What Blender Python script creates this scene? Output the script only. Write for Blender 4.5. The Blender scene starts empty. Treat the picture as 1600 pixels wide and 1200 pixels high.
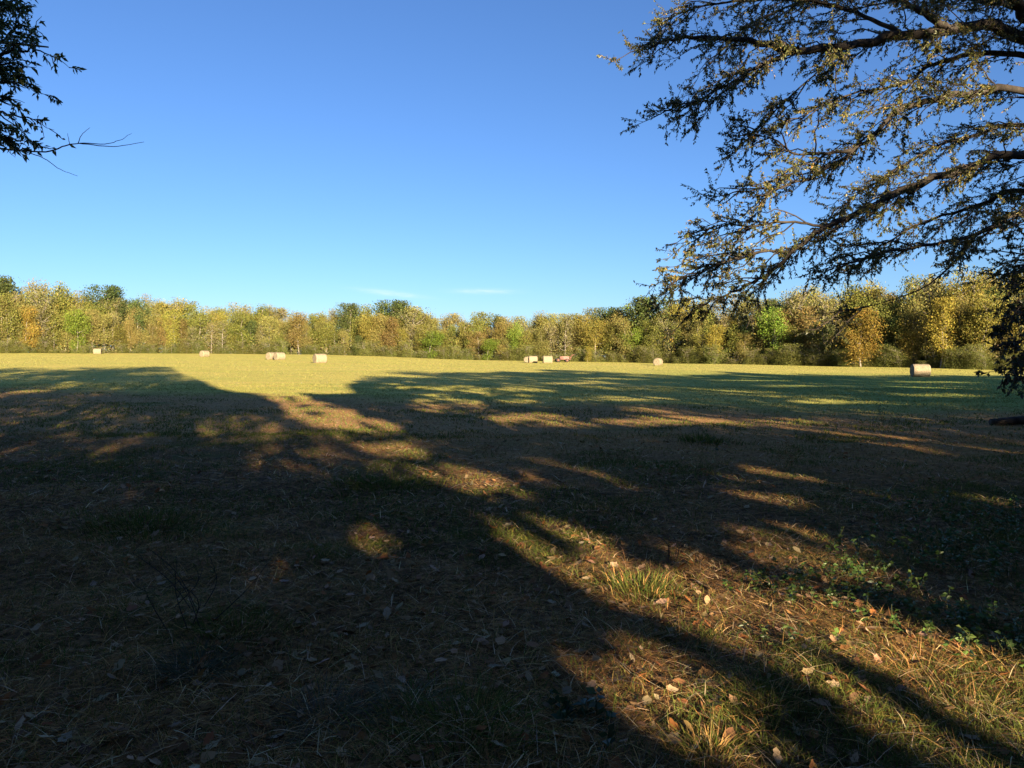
import bpy, math, random
import numpy as np

rng = np.random.default_rng(11)
random.seed(11)
scene = bpy.context.scene
COL = scene.collection
R = math.radians

# ------------------------------------------------------------------ camera, sky, sun, exposure
CAM_H = 1.6
FPX = 1120.0                      # focal length for a 1600 px wide frame
HOR = 558.0                       # picture row of the horizon
cam_d = bpy.data.cameras.new("camera")
cam_d.sensor_width = 36.0
cam_d.lens = 36.0 * FPX / 1600.0
cam_d.clip_start = 0.05
cam_d.clip_end = 5000
cam = bpy.data.objects.new("camera", cam_d)
COL.objects.link(cam)
cam.location = (0, 0, CAM_H)
cam.rotation_euler = (R(90) - math.atan((600 - HOR) / FPX), 0, 0)
scene.camera = cam

SUN_EL = R(13.0)
SUN_AZ = R(22.0)                  # shadows run ahead and 22 degrees to the left
TAN_EL = math.tan(SUN_EL)
TO_SUN = np.array([math.sin(SUN_AZ) * math.cos(SUN_EL), -math.cos(SUN_AZ) * math.cos(SUN_EL), math.sin(SUN_EL)])

world = bpy.data.worlds.new("World")
scene.world = world
world.use_nodes = True
wn = world.node_tree.nodes; wl = world.node_tree.links
wn.clear()
sky = wn.new('ShaderNodeTexSky')
sky.sky_type = 'NISHITA'
sky.sun_disc = False
sky.sun_elevation = SUN_EL
sky.sun_rotation = math.atan2(TO_SUN[0], TO_SUN[1])
sky.air_density = 1.0
sky.dust_density = 0.3
sky.ozone_density = 5.0
bg = wn.new('ShaderNodeBackground'); bg.inputs[1].default_value = 0.05
wo = wn.new('ShaderNodeOutputWorld')
# two faint wisps of cirrus low over the wood
tc = wn.new('ShaderNodeTexCoord')
def wisp(az, el, wa, we, slope):
    sx = wn.new('ShaderNodeSeparateXYZ'); wl.new(tc.outputs['Generated'], sx.inputs[0])
    def m(op, a, b=None):
        n = wn.new('ShaderNodeMath'); n.operation = op
        for i, v in enumerate((a, b)):
            if v is None: continue
            if isinstance(v, (int, float)): n.inputs[i].default_value = v
            else: wl.new(v, n.inputs[i])
        return n.outputs[0]
    ta = m('DIVIDE', sx.outputs[0], m('MAXIMUM', sx.outputs[1], 0.05))
    te = m('DIVIDE', sx.outputs[2], m('MAXIMUM', sx.outputs[1], 0.05))
    da = m('SUBTRACT', ta, az)
    de = m('SUBTRACT', m('SUBTRACT', te, el), m('MULTIPLY', da, slope))
    q = m('ADD', m('POWER', m('ABSOLUTE', m('DIVIDE', da, wa)), 2.0), m('POWER', m('ABSOLUTE', m('DIVIDE', de, we)), 2.0))
    nz = wn.new('ShaderNodeTexNoise'); nz.inputs['Scale'].default_value = 60
    mp = wn.new('ShaderNodeMapping'); mp.inputs['Scale'].default_value = (1, 1, 6)
    wl.new(tc.outputs['Generated'], mp.inputs[0]); wl.new(mp.outputs[0], nz.inputs['Vector'])
    return m('MULTIPLY', m('POWER', 2.718, m('MULTIPLY', q, -1.0)), nz.outputs['Fac'])
w1 = wisp(-0.040, 0.0915, 0.036, 0.0032, -0.01)
w2 = wisp(-0.168, 0.0885, 0.040, 0.0035, -0.12)
wadd = wn.new('ShaderNodeMath'); wadd.operation = 'ADD'; wadd.use_clamp = True
wl.new(w1, wadd.inputs[0]); wl.new(w2, wadd.inputs[1])
wmul = wn.new('ShaderNodeMath'); wmul.operation = 'MULTIPLY'; wmul.inputs[1].default_value = 0.55
wl.new(wadd.outputs[0], wmul.inputs[0])
wmix = wn.new('ShaderNodeMixRGB')
wmix.inputs[2].default_value = (6.5, 6.8, 7.0, 1)
wl.new(wmul.outputs[0], wmix.inputs[0]); wl.new(sky.outputs[0], wmix.inputs[1])
wtint = wn.new('ShaderNodeMixRGB'); wtint.blend_type = 'MULTIPLY'; wtint.inputs[0].default_value = 1.0
wtint.inputs[2].default_value = (0.79, 0.80, 0.92, 1)         # tint dims the sky and deepens its blue
wl.new(wmix.outputs[0], wtint.inputs[1]); wl.new(wtint.outputs[0], bg.inputs[0]); wl.new(bg.outputs[0], wo.inputs[0])

sun_d = bpy.data.lights.new("sun", 'SUN')
sun_d.energy = 5.0
sun_d.angle = R(0.5)
sun_d.color = (1.0, 0.80, 0.53)
sun = bpy.data.objects.new("sun", sun_d)
COL.objects.link(sun)
sun.location = (20, -50, 30)
from mathutils import Vector
sun.rotation_euler = Vector(-TO_SUN).to_track_quat('-Z', 'Y').to_euler()

scene.render.engine = 'CYCLES'
scene.view_settings.view_transform = 'Standard'
scene.view_settings.look = 'None'
scene.view_settings.exposure = 2.1
scene.view_settings.gamma = 1.0
scene.cycles.max_bounces = 3
scene.cycles.diffuse_bounces = 2
scene.cycles.glossy_bounces = 1
scene.cycles.transmission_bounces = 2
scene.cycles.transparent_max_bounces = 4
scene.render.resolution_x = 1024
scene.render.resolution_y = 768

# ------------------------------------------------------------------ noise and terrain
def hash2(ix, iy, seed):
    n = (ix * 374761393 + iy * 668265263 + seed * 982451653) & 0xFFFFFFFF
    n = ((n ^ (n >> 13)) * 1274126177) & 0xFFFFFFFF
    n = n ^ (n >> 16)
    return (n & 0xFFFF) / 65535.0
def vnoise(x, y, s=1.0, seed=0):
    x = np.asarray(x, float) / s; y = np.asarray(y, float) / s
    ix = np.floor(x).astype(np.int64); iy = np.floor(y).astype(np.int64)
    fx = x - ix; fy = y - iy
    fx = fx * fx * (3 - 2 * fx); fy = fy * fy * (3 - 2 * fy)
    a = hash2(ix, iy, seed); b = hash2(ix + 1, iy, seed); c = hash2(ix, iy + 1, seed); d = hash2(ix + 1, iy + 1, seed)
    return (a * (1 - fx) + b * fx) * (1 - fy) + (c * (1 - fx) + d * fx) * fy
def fbm(x, y, s, seed=0):
    return (vnoise(x, y, s, seed) * 0.55 + vnoise(x, y, s * 0.47, seed + 7) * 0.3 + vnoise(x, y, s * 0.21, seed + 13) * 0.15)
def sstep(a, b, x):
    t = np.clip((np.asarray(x, float) - a) / (b - a), 0, 1)
    return t * t * (3 - 2 * t)

EDGE_PX = np.array([-600, 0, 200, 400, 500, 600, 700, 800, 900, 1000, 1100, 1200, 1350, 1550, 2100], float)
EDGE_ROW = np.array([552, 552, 552, 552.5, 554, 557, 561, 564, 565.5, 567, 568, 570, 573, 578, 582], float)
EDGE_D = np.array([165, 170, 190, 200, 195, 190, 185, 178, 172, 165, 152, 142, 128, 112, 100], float)
_t = np.linspace(-1.3, 1.3, 261)
_d = np.interp(_t * FPX + 800, EDGE_PX, EDGE_D)
_z = CAM_H - (np.interp(_t * FPX + 800, EDGE_PX, EDGE_ROW) - HOR) / FPX * _d
_k = np.hanning(25); _k /= _k.sum()
_d = np.convolve(np.pad(_d, 12, 'edge'), _k, 'valid'); _z = np.convolve(np.pad(_z, 12, 'edge'), _k, 'valid')

def terrain(x, y):
    x = np.asarray(x, float); y = np.asarray(y, float)
    yy = np.maximum(y, 0.5)
    t = np.clip(x / yy, -1.25, 1.25)
    d = np.interp(t, _t, _d); zt = np.interp(t, _t, _z)
    z = zt * np.minimum(yy / d, 1.0) ** 2
    z = z - 0.5 * np.exp(-(((x - 45) / 32) ** 2 + ((y - 66) / 30) ** 2))
    z = z + (fbm(x, y, 2.3, 3) - 0.5) * 0.16 * sstep(1.0, 6, np.hypot(x, y)) * (1 - sstep(25, 60, y))
    z = z + (fbm(x, y, 0.7, 5) - 0.5) * 0.10 * (1 - sstep(12, 25, np.hypot(x, y)))
    z = z + (vnoise(x, y, 17, 9) - 0.5) * 0.22 * sstep(25, 60, y)
    return z
def tz(x, y):
    return float(terrain(np.array([x]), np.array([y]))[0])
def ground_at(px, row):
    """ground point on the bearing of a picture column, at the distance of a picture row (flat near ground)"""
    y = CAM_H * FPX / (row - HOR)
    return ((px - 800) / FPX * y, y)
def air_at(px, row, depth):
    return np.array([(px - 800) / FPX * depth, depth, CAM_H + (HOR - row) / FPX * depth])

# ------------------------------------------------------------------ mesh helpers
def mesh(name, V, faces, mats, col=None, smooth=False, fmat=None):
    V = np.asarray(V, np.float32).reshape(-1, 3)
    me = bpy.data.meshes.new(name)
    me.vertices.add(len(V)); me.vertices.foreach_set('co', V.ravel())
    faces = [np.asarray(f, np.int32) for f in faces if len(f)]
    li = np.concatenate([f.ravel() for f in faces])
    tot = np.concatenate([np.full(len(f), f.shape[1], np.int32) for f in faces])
    st = np.concatenate([[0], np.cumsum(tot)[:-1]]).astype(np.int32)
    me.loops.add(len(li)); me.loops.foreach_set('vertex_index', li)
    me.polygons.add(len(tot)); me.polygons.foreach_set('loop_start', st); me.polygons.foreach_set('loop_total', tot)
    if smooth: me.polygons.foreach_set('use_smooth', np.ones(len(tot), bool))
    if fmat is not None: me.polygons.foreach_set('material_index', np.asarray(fmat, np.int32))
    for m in (mats if isinstance(mats, (list, tuple)) else [mats]): me.materials.append(m)
    if col is not None:
        a = me.attributes.new('col', 'FLOAT_COLOR', 'POINT')
        c = np.ones((len(V), 4), np.float32); c[:, :3] = np.asarray(col, np.float32).reshape(-1, 3)
        a.data.foreach_set('color', c.ravel())
    me.update(calc_edges=True)
    return me
def obj(name, me, parent=None, loc=None, rot=None, scale=None):
    o = bpy.data.objects.new(name, me); COL.objects.link(o)
    if parent is not None: o.parent = parent
    if loc is not None: o.location = loc
    if rot is not None: o.rotation_euler = rot
    if scale is not None: o.scale = scale
    return o
def tag(o, label=None, cat=None, group=None, kind=None):
    if label: o['label'] = label
    if cat: o['category'] = cat
    if group: o['group'] = group
    if kind: o['kind'] = kind
    return o
def empty(name, loc=(0, 0, 0), rz=0, scale=None):
    return obj(name, None, None, loc, (0, 0, rz), scale)

class Geo:
    def __init__(s): s.V = []; s.Q = []; s.T = []; s.C = []; s.n = 0
    def add(s, V, Q=None, T=None, C=None):
        V = np.asarray(V, float).reshape(-1, 3); s.V.append(V)
        if Q is not None and len(Q): s.Q.append(np.asarray(Q) + s.n)
        if T is not None and len(T): s.T.append(np.asarray(T) + s.n)
        if C is not None: s.C.append(np.broadcast_to(np.asarray(C, float), (len(V), 3)))
        s.n += len(V)
    def build(s, name, mat, smooth=False):
        f = []
        if s.Q: f.append(np.concatenate(s.Q))
        if s.T: f.append(np.concatenate(s.T))
        return mesh(name, np.concatenate(s.V), f, mat, np.concatenate(s.C) if s.C else None, smooth)

def unit(v):
    v = np.asarray(v, float); return v / np.maximum(np.linalg.norm(v, axis=-1, keepdims=True), 1e-9)
def tube(g, P, rad, k=6, C=None, cap=False):
    P = np.asarray(P, float); n = len(P); rad = np.broadcast_to(np.asarray(rad, float), (n,))
    T = unit(np.gradient(P, axis=0))
    ref = np.array([0, 0, 1.0]) if abs(T[0][2]) < 0.9 else np.array([1.0, 0, 0])
    A = unit(np.cross(T, ref)); B = np.cross(T, A)
    th = np.arange(k) / k * 2 * math.pi
    V = P[:, None, :] + rad[:, None, None] * (np.cos(th)[None, :, None] * A[:, None, :] + np.sin(th)[None, :, None] * B[:, None, :])
    i = np.arange(n - 1)[:, None] * k; j = np.arange(k)[None, :]; j2 = (j + 1) % k
    Q = np.stack([i + j, i + j2, i + k + j2, i + k + j], -1).reshape(-1, 4)
    V = V.reshape(-1, 3); Tt = None
    if cap:
        V = np.concatenate([V, P[:1], P[-1:]]); jj = np.arange(k)
        Tt = np.concatenate([np.stack([np.full(k, n * k), (jj + 1) % k, jj], -1),
                             np.stack([np.full(k, n * k + 1), (n - 1) * k + jj, (n - 1) * k + (jj + 1) % k], -1)])
    g.add(V, Q, Tt, C)
def smooth_line(P, n):
    """Catmull-Rom through the control points"""
    P = np.asarray(P, float)
    E = np.concatenate([[2 * P[0] - P[1]], P, [2 * P[-1] - P[-2]]])
    s = np.linspace(0, len(P) - 1 - 1e-6, n); i = s.astype(int); t = (s - i)[:, None]
    a, b, c, d = E[i], E[i + 1], E[i + 2], E[i + 3]
    return 0.5 * (2 * b + (c - a) * t + (2 * a - 5 * b + 4 * c - d) * t ** 2 + (3 * b - a - 3 * c + d) * t ** 3)
def rand_unit(n):
    return unit(rng.normal(size=(n, 3)))
def cards(g, P, size, col, flat=0.0, aspect=0.6):
    """leaf-spray rhombs, one quad each, random facing"""
    n = len(P)
    a = rand_unit(n); b = rand_unit(n)
    if flat: a[:, 2] *= (1 - flat); b[:, 2] *= (1 - flat); a = unit(a)
    b = unit(np.cross(a, b)) if not flat else unit(b - (a * b).sum(1, keepdims=True) * a)
    size = np.broadcast_to(np.asarray(size, float), (n,))[:, None]
    w = size * aspect * rng.uniform(0.7, 1.2, (n, 1)); l = size * rng.uniform(0.8, 1.2, (n, 1))
    V = np.stack([P - a * l * 0.5, P + b * w * 0.5, P + a * l * 0.5, P - b * w * 0.5], 1).reshape(-1, 3)
    g.add(V, np.arange(n * 4).reshape(-1, 4), None, np.repeat(col, 4, 0))
def leaves(g, P, D, L, W, col, droop=0.0):
    """lanceolate leaves folded on the midrib: base at P, pointing along D"""
    n = len(P); D = unit(D); s = unit(np.cross(D, rand_unit(n))); up = np.cross(D, s)
    L = np.broadcast_to(L, (n,))[:, None]; W = np.broadcast_to(W, (n,))[:, None]
    mid = P + D * L * 0.45
    tip = P + D * L + np.array([0, 0, -1.0]) * (L * droop)
    V = np.stack([P, mid + s * W * 0.5 + up * W * 0.18, tip, mid - s * W * 0.5 + up * W * 0.18], 1).reshape(-1, 3)
    i = np.arange(n)[:, None] * 4
    T = np.concatenate([i + np.array([[0, 1, 2]]), i + np.array([[0, 2, 3]])])
    g.add(V, None, T, np.repeat(col, 4, 0))
def blades(g, P, H, lean, W, col, tipcol=None):
    """grass blades: quad and tip triangle, bending over by the lean vector"""
    n = len(P); th = rng.uniform(0, 2 * math.pi, n)
    s = np.stack([np.cos(th), np.sin(th), np.zeros(n)], 1) * (np.broadcast_to(W, (n,))[:, None] * 0.5)
    H = np.broadcast_to(H, (n,))[:, None]; up = np.array([[0, 0, 1.0]])
    l3 = np.concatenate([lean, np.zeros((n, 1))], 1)
    m = P + up * H * 0.62 + l3 * 0.35; t = P + up * H * 0.95 + l3
    V = np.stack([P - s, P + s, m + s * 0.8, m - s * 0.8, t], 1).reshape(-1, 3)
    i = np.arange(n)[:, None] * 5
    c = np.repeat(col, 5, 0).reshape(n, 5, 3).copy()
    if tipcol is not None: c[:, 4] = tipcol
    g.add(V, i + np.array([[0, 1, 2, 3]]), i + np.array([[3, 2, 4]]), c.reshape(-1, 3))
def vary(base, n, v=0.25, h=0.08):
    base = np.asarray(base, float)
    return np.clip(base[None, :] * (1 + rng.normal(0, v, (n, 1))) * (1 + rng.normal(0, h, (n, 3))), 0.004, 0.9)
def pick(cols, n, p=None, v=0.2, h=0.06):
    cols = np.asarray(cols, float); i = rng.choice(len(cols), n, p=p)
    return np.clip(cols[i] * (1 + rng.normal(0, v, (n, 1))) * (1 + rng.normal(0, h, (n, 3))), 0.004, 0.9)

# ------------------------------------------------------------------ materials
def mat_new(name):
    m = bpy.data.materials.new(name); m.use_nodes = True
    nt = m.node_tree; nt.nodes.clear()
    return m, nt.nodes, nt.links
def mat_leaf(name, trans=0.3, rough=0.55, spec=0.25, objvar=0.0):
    m, N, L = mat_new(name)
    at = N.new('ShaderNodeAttribute'); at.attribute_name = 'col'
    c = at.outputs['Color']
    if objvar:
        oi = N.new('ShaderNodeObjectInfo')
        hs = N.new('ShaderNodeHueSaturation')
        r1 = N.new('ShaderNodeMapRange'); r1.inputs[3].default_value = 0.5 - 0.03 * objvar; r1.inputs[4].default_value = 0.5 + 0.03 * objvar
        mu = N.new('ShaderNodeMath'); mu.operation = 'MULTIPLY'; mu.inputs[1].default_value = 7.31
        fr = N.new('ShaderNodeMath'); fr.operation = 'FRACT'
        r2 = N.new('ShaderNodeMapRange'); r2.inputs[3].default_value = 1 - 0.3 * objvar; r2.inputs[4].default_value = 1 + 0.3 * objvar
        L.new(oi.outputs['Random'], r1.inputs[0]); L.new(oi.outputs['Random'], mu.inputs[0]); L.new(mu.outputs[0], fr.inputs[0]); L.new(fr.outputs[0], r2.inputs[0])
        L.new(r1.outputs[0], hs.inputs['Hue']); L.new(r2.outputs[0], hs.inputs['Value']); L.new(c, hs.inputs['Color'])
        c = hs.outputs[0]
    if spec:
        p = N.new('ShaderNodeBsdfPrincipled'); p.inputs['Roughness'].default_value = rough; p.inputs['Specular IOR Level'].default_value = spec
    else: p = N.new('ShaderNodeBsdfDiffuse')
    t = N.new('ShaderNodeBsdfTranslucent'); mx = N.new('ShaderNodeMixShader'); mx.inputs[0].default_value = trans
    o = N.new('ShaderNodeOutputMaterial')
    L.new(c, p.inputs[0]); L.new(c, t.inputs[0]); L.new(p.outputs[0], mx.inputs[1]); L.new(t.outputs[0], mx.inputs[2]); L.new(mx.outputs[0], o.inputs[0])
    return m
def mat_noise(name, c1, c2, scale=5.0, rough=0.85, bump=0.4, stretch=(1, 1, 1), bscale=None, c3=None):
    m, N, L = mat_new(name)
    tcn = N.new('ShaderNodeTexCoord'); mp = N.new('ShaderNodeMapping'); mp.inputs['Scale'].default_value = stretch
    nz = N.new('ShaderNodeTexNoise'); nz.inputs['Scale'].default_value = scale; nz.inputs['Detail'].default_value = 8; nz.inputs['Roughness'].default_value = 0.65
    cr = N.new('ShaderNodeValToRGB'); cr.color_ramp.elements[0].position = 0.32; cr.color_ramp.elements[1].position = 0.68
    cr.color_ramp.elements[0].color = (*c1, 1); cr.color_ramp.elements[1].color = (*c2, 1)
    if c3: e = cr.color_ramp.elements.new(0.5); e.color = (*c3, 1)
    n2 = N.new('ShaderNodeTexNoise'); n2.inputs['Scale'].default_value = bscale or scale * 4; n2.inputs['Detail'].default_value = 6
    bp = N.new('ShaderNodeBump'); bp.inputs['Strength'].default_value = bump; bp.inputs['Distance'].default_value = 0.03
    p = N.new('ShaderNodeBsdfPrincipled'); p.inputs['Roughness'].default_value = rough; p.inputs['Specular IOR Level'].default_value = 0.2
    o = N.new('ShaderNodeOutputMaterial')
    L.new(tcn.outputs['Object'], mp.inputs[0]); L.new(mp.outputs[0], nz.inputs[0]); L.new(mp.outputs[0], n2.inputs[0])
    L.new(nz.outputs[0], cr.inputs[0]); L.new(cr.outputs[0], p.inputs['Base Color'])
    L.new(n2.outputs[0], bp.inputs['Height']); L.new(bp.outputs[0], p.inputs['Normal']); L.new(p.outputs[0], o.inputs[0])
    return m
M_LEAF = mat_leaf('leaf', 0.28, 0.42, 0.4)
M_FAR = mat_leaf('far_leaf', 0.15, 0.7, 0, .6)
M_GRASS = mat_leaf('grass_blade', 0.2, 0.6, 0)
M_LITTER = mat_leaf('dead_leaf', 0.1, 0.7, 0)
M_BARK = mat_noise('oak_bark', (0.022, 0.018, 0.015), (0.07, 0.058, 0.047), 6, 0.9, 0.8, (1, 1, 0.3), 18)
M_FARBARK = mat_noise('pale_bark', (0.14, 0.12, 0.10), (0.36, 0.32, 0.265), 2, 0.9, 0.3)
M_TWIG = mat_noise('twig_bark', (0.03, 0.025, 0.022), (0.075, 0.06, 0.05), 20, 0.9, 0.2)

def ground_material():
    m, N, L = mat_new('meadow_ground')
    tcn = N.new('ShaderNodeTexCoord'); co = tcn.outputs['Object']
    def noise(scale, stretch=None, detail=6):
        nz = N.new('ShaderNodeTexNoise'); nz.inputs['Scale'].default_value = scale; nz.inputs['Detail'].default_value = detail; nz.inputs['Roughness'].default_value = 0.62
        if stretch:
            mp = N.new('ShaderNodeMapping'); mp.inputs['Scale'].default_value = stretch; L.new(co, mp.inputs[0]); L.new(mp.outputs[0], nz.inputs[0])
        else: L.new(co, nz.inputs[0])
        return nz.outputs['Fac']
    def ramp(f, *st):
        cr = N.new('ShaderNodeValToRGB'); e = cr.color_ramp.elements
        e[0].position, e[0].color = st[0][0], (*st[0][1], 1); e[1].position, e[1].color = st[-1][0], (*st[-1][1], 1)
        for p_, c_ in st[1:-1]: k = e.new(p_); k.color = (*c_, 1)
        L.new(f, cr.inputs[0]); return cr.outputs[0]
    def mix(f, a, b, mode='MIX'):
        x = N.new('ShaderNodeMixRGB'); x.blend_type = mode
        if isinstance(f, float): x.inputs[0].default_value = f
        else: L.new(f, x.inputs[0])
        L.new(a, x.inputs[1]); L.new(b, x.inputs[2]); return x.outputs[0]
    def mth(op, a, b):
        x = N.new('ShaderNodeMath'); x.operation = op
        for i, v in enumerate((a, b)):
            if isinstance(v, float): x.inputs[i].default_value = v
            else: L.new(v, x.inputs[i])
        return x.outputs[0]
    def msk(v, a, b):
        r = N.new('ShaderNodeMapRange'); r.interpolation_type = 'SMOOTHSTEP'; r.inputs[1].default_value = a; r.inputs[2].default_value = b; L.new(v, r.inputs[0]); return r.outputs[0]
    # leaf litter and dead thatch near the trees
    lit = ramp(noise(14, None, 10), (0.36, (0.045, 0.025, 0.013)), (0.52, (0.17, 0.093, 0.044)), (0.68, (0.42, 0.25, 0.115)))
    grn = ramp(noise(22), (0.36, (0.03, 0.036, 0.010)), (0.68, (0.15, 0.15, 0.036)))
    near = mix(msk(noise(0.55, None, 5), 0.52, 0.64), lit, grn)
    # dry mown margin
    dry = ramp(noise(9, None, 10), (0.3, (0.22, 0.12, 0.048)), (0.7, (0.52, 0.31, 0.125)))
    dry = mix(msk(noise(0.35), 0.53, 0.68), dry, ramp(noise(16), (0.3, (0.11, 0.105, 0.026)), (0.7, (0.26, 0.22, 0.06))))
    # hay field
    f1 = ramp(noise(0.9, (0.10, 0.55, 1), 8), (0.3, (0.37, 0.385, 0.088)), (0.5, (0.48, 0.43, 0.11)), (0.7, (0.60, 0.455, 0.15)))
    f2 = ramp(noise(5.0, (0.35, 1, 1), 8), (0.3, (0.80, 0.82, 0.8)), (0.7, (1.1, 1.08, 1.0)))
    fld = mix(1.0, f1, f2, 'MULTIPLY')
    sp = N.new('ShaderNodeSeparateXYZ'); L.new(co, sp.inputs[0])
    n_edge = mth('MULTIPLY', noise(0.16), 10.0)
    e1 = mth('ADD', mth('ADD', sp.outputs[1], mth('MULTIPLY', sp.outputs[0], 0.36)), n_edge)
    rgt = msk(sp.outputs[0], 2.0, 25.0)      # greener grass colour put where the right-hand field lies in shade
    gfl = ramp(noise(1.1, (0.2, 0.7, 1), 8), (0.3, (0.14, 0.225, 0.045)), (0.7, (0.26, 0.29, 0.07)))
    far_m = msk(sp.outputs[1], 95.0, 62.0)
    fld = mix(mth('MULTIPLY', rgt, far_m), fld, gfl)
    c = mix(msk(e1, 14.0, 19.0), near, dry)
    c = mix(msk(e1, 27.0, 33.0), c, fld)
    # forest floor under the far wood is hidden by it; the sheet simply goes on as meadow
    bpn = noise(30, None, 8)
    bp = N.new('ShaderNodeBump'); bp.inputs['Strength'].default_value = 0.9; bp.inputs['Distance'].default_value = 0.06
    L.new(bpn, bp.inputs['Height'])
    p = N.new('ShaderNodeBsdfPrincipled'); p.inputs['Roughness'].default_value = 0.95; p.inputs['Specular IOR Level'].default_value = 0.1
    o = N.new('ShaderNodeOutputMaterial')
    L.new(c, p.inputs['Base Color']); L.new(bp.outputs[0], p.inputs['Normal']); L.new(p.outputs[0], o.inputs[0])
    return m

# ------------------------------------------------------------------ ground sheet
def graded(lo, hi, c, s0, gr):
    a = [c]; s = s0
    while a[-1] < hi: a.append(a[-1] + s); s *= gr
    b = [c]; s = s0
    while b[-1] > lo: b.append(b[-1] - s); s *= gr
    return np.array(sorted(set(b[1:] + a)))
gx = graded(-900, 900, 0.6, 0.09, 1.035); gy = graded(-300, 1500, 3.5, 0.08, 1.03)
GX, GY = np.meshgrid(gx, gy)
GZ = terrain(GX, GY)
nx, ny = len(gx), len(gy)
ii = (np.arange(ny - 1)[:, None] * nx + np.arange(nx - 1)[None, :]).ravel()
ground = obj('ground', mesh('ground', np.stack([GX, GY, GZ], -1).reshape(-1, 3), [np.stack([ii, ii + 1, ii + nx + 1, ii + nx], 1)], ground_material(), smooth=True))
tag(ground, 'mown hay meadow running from leaf litter under trees to wood', None, None, 'structure')

def field_mask(x, y):
    return sstep(-2.5, 3.5, y + 0.36 * x - 25 + (fbm(x, y, 6, 41) - 0.5) * 10)

# ------------------------------------------------------------------ the wood behind the photographer (casts the shade on the meadow)
E_RUN = np.array([-math.sin(SUN_AZ), math.cos(SUN_AZ)])     # the way shadows run
E_PERP = np.array([math.cos(SUN_AZ), math.sin(SUN_AZ)])
SKY_U = np.array([-70, -45, -30, -14, -8, -5, -2.5, -0.6, 0.9, 2.0, 3.4, 6, 10, 17, 25, 39, 43, 55, 68, 75, 110], float)
SKY_D = np.array([95, 100, 104, 103, 99, 93, 65, 43, 33, 29, 36, 43, 52, 67, 72, 76, 62, 64, 60, 58, 56], float)
GAPS = [(3.2, 2.5, .62, 1.3), (2.62, 5.2, .32, 1.7), (4.45, 5.0, .55, .9), (3.0, 9.0, .42, 1.1), (2.75, 12.3, .42, .7), (3.1, 16.8, .6, 1.7),  # openings shaped into the crowns to place the sun patches
        (2.6, 22, .85, 6), (2.3, 30, .8, 5), (1.95, 2.85, .32, .5), (3.7, 3.9, .7, .9), (.24, 5.8, .2, .3), (-.85, 9.5, .25, .35), (1.2, 6.2, .18, .3),
        (6.6, 7.6, .7, .7), (5.4, 6.6, .35, .5), (10, 15.3, 3.4, .8), (12.5, 14, 1.6, .5), (21, 20, 1.6, 1.0), (7.5, 17.5, 1.2, 1.0), (14, 24, 2.6, .9), (30, 22, 3, .8),
        (9, 36, 2, 1.2), (20, 40, 3, 1.2), (33, 33, 4, 1.0), (40, 45, 4, 1.2), (-20, 58, 4, .7), (-26, 78, 5, .8), (-24, 49, 3, .5), (55, 40, 5, 1.5),
        (10.9, 34.9, 1.9, 3.5), (6.5, 21.6, 1.2, 2.2), (7.5, 24.5, 1.2, 2.0), (13.5, 33, 1.4, 2.4), (8.2, 29, .8, 1.6)]
def open_to_sun(P, r):
    """true where crown leaves are cut away to place the sun patches: the sun's light passes here on to the meadow"""
    u = P[:, :2] @ E_PERP; D = P[:, :2] @ E_RUN + P[:, 2] / TAN_EL
    v = D * math.sin(SUN_EL)
    n = fbm(u, v * 1.6, 2.6, 77)
    past = D > np.interp(u, SKY_U, SKY_D) + (fbm(u, u * 0, 5, 31) - 0.5) * 26 - r / TAN_EL * 0.5
    lit = past.copy()
    for gu, gd, ru, rd in GAPS:
        lit |= ((u - gu) / (ru + r * 0.2)) ** 2 + ((D - gd) / (rd + r * 0.2 / TAN_EL)) ** 2 < 1
    lit &= vnoise(u, v, .26, 55) < .80                   # stray sprays still hang in the gaps
    lit |= (n > 0.73) & (D > 25)
    lit |= (fbm(u, v, .42, 58) > .70) & (u > 1.5) & (u < 13) & (D < 22)
    lit |= (fbm(u, v * 1.3, .9, 33) > .69) & (D > 17) & (u > 5) & (u < 22)
    return lit | past

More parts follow.
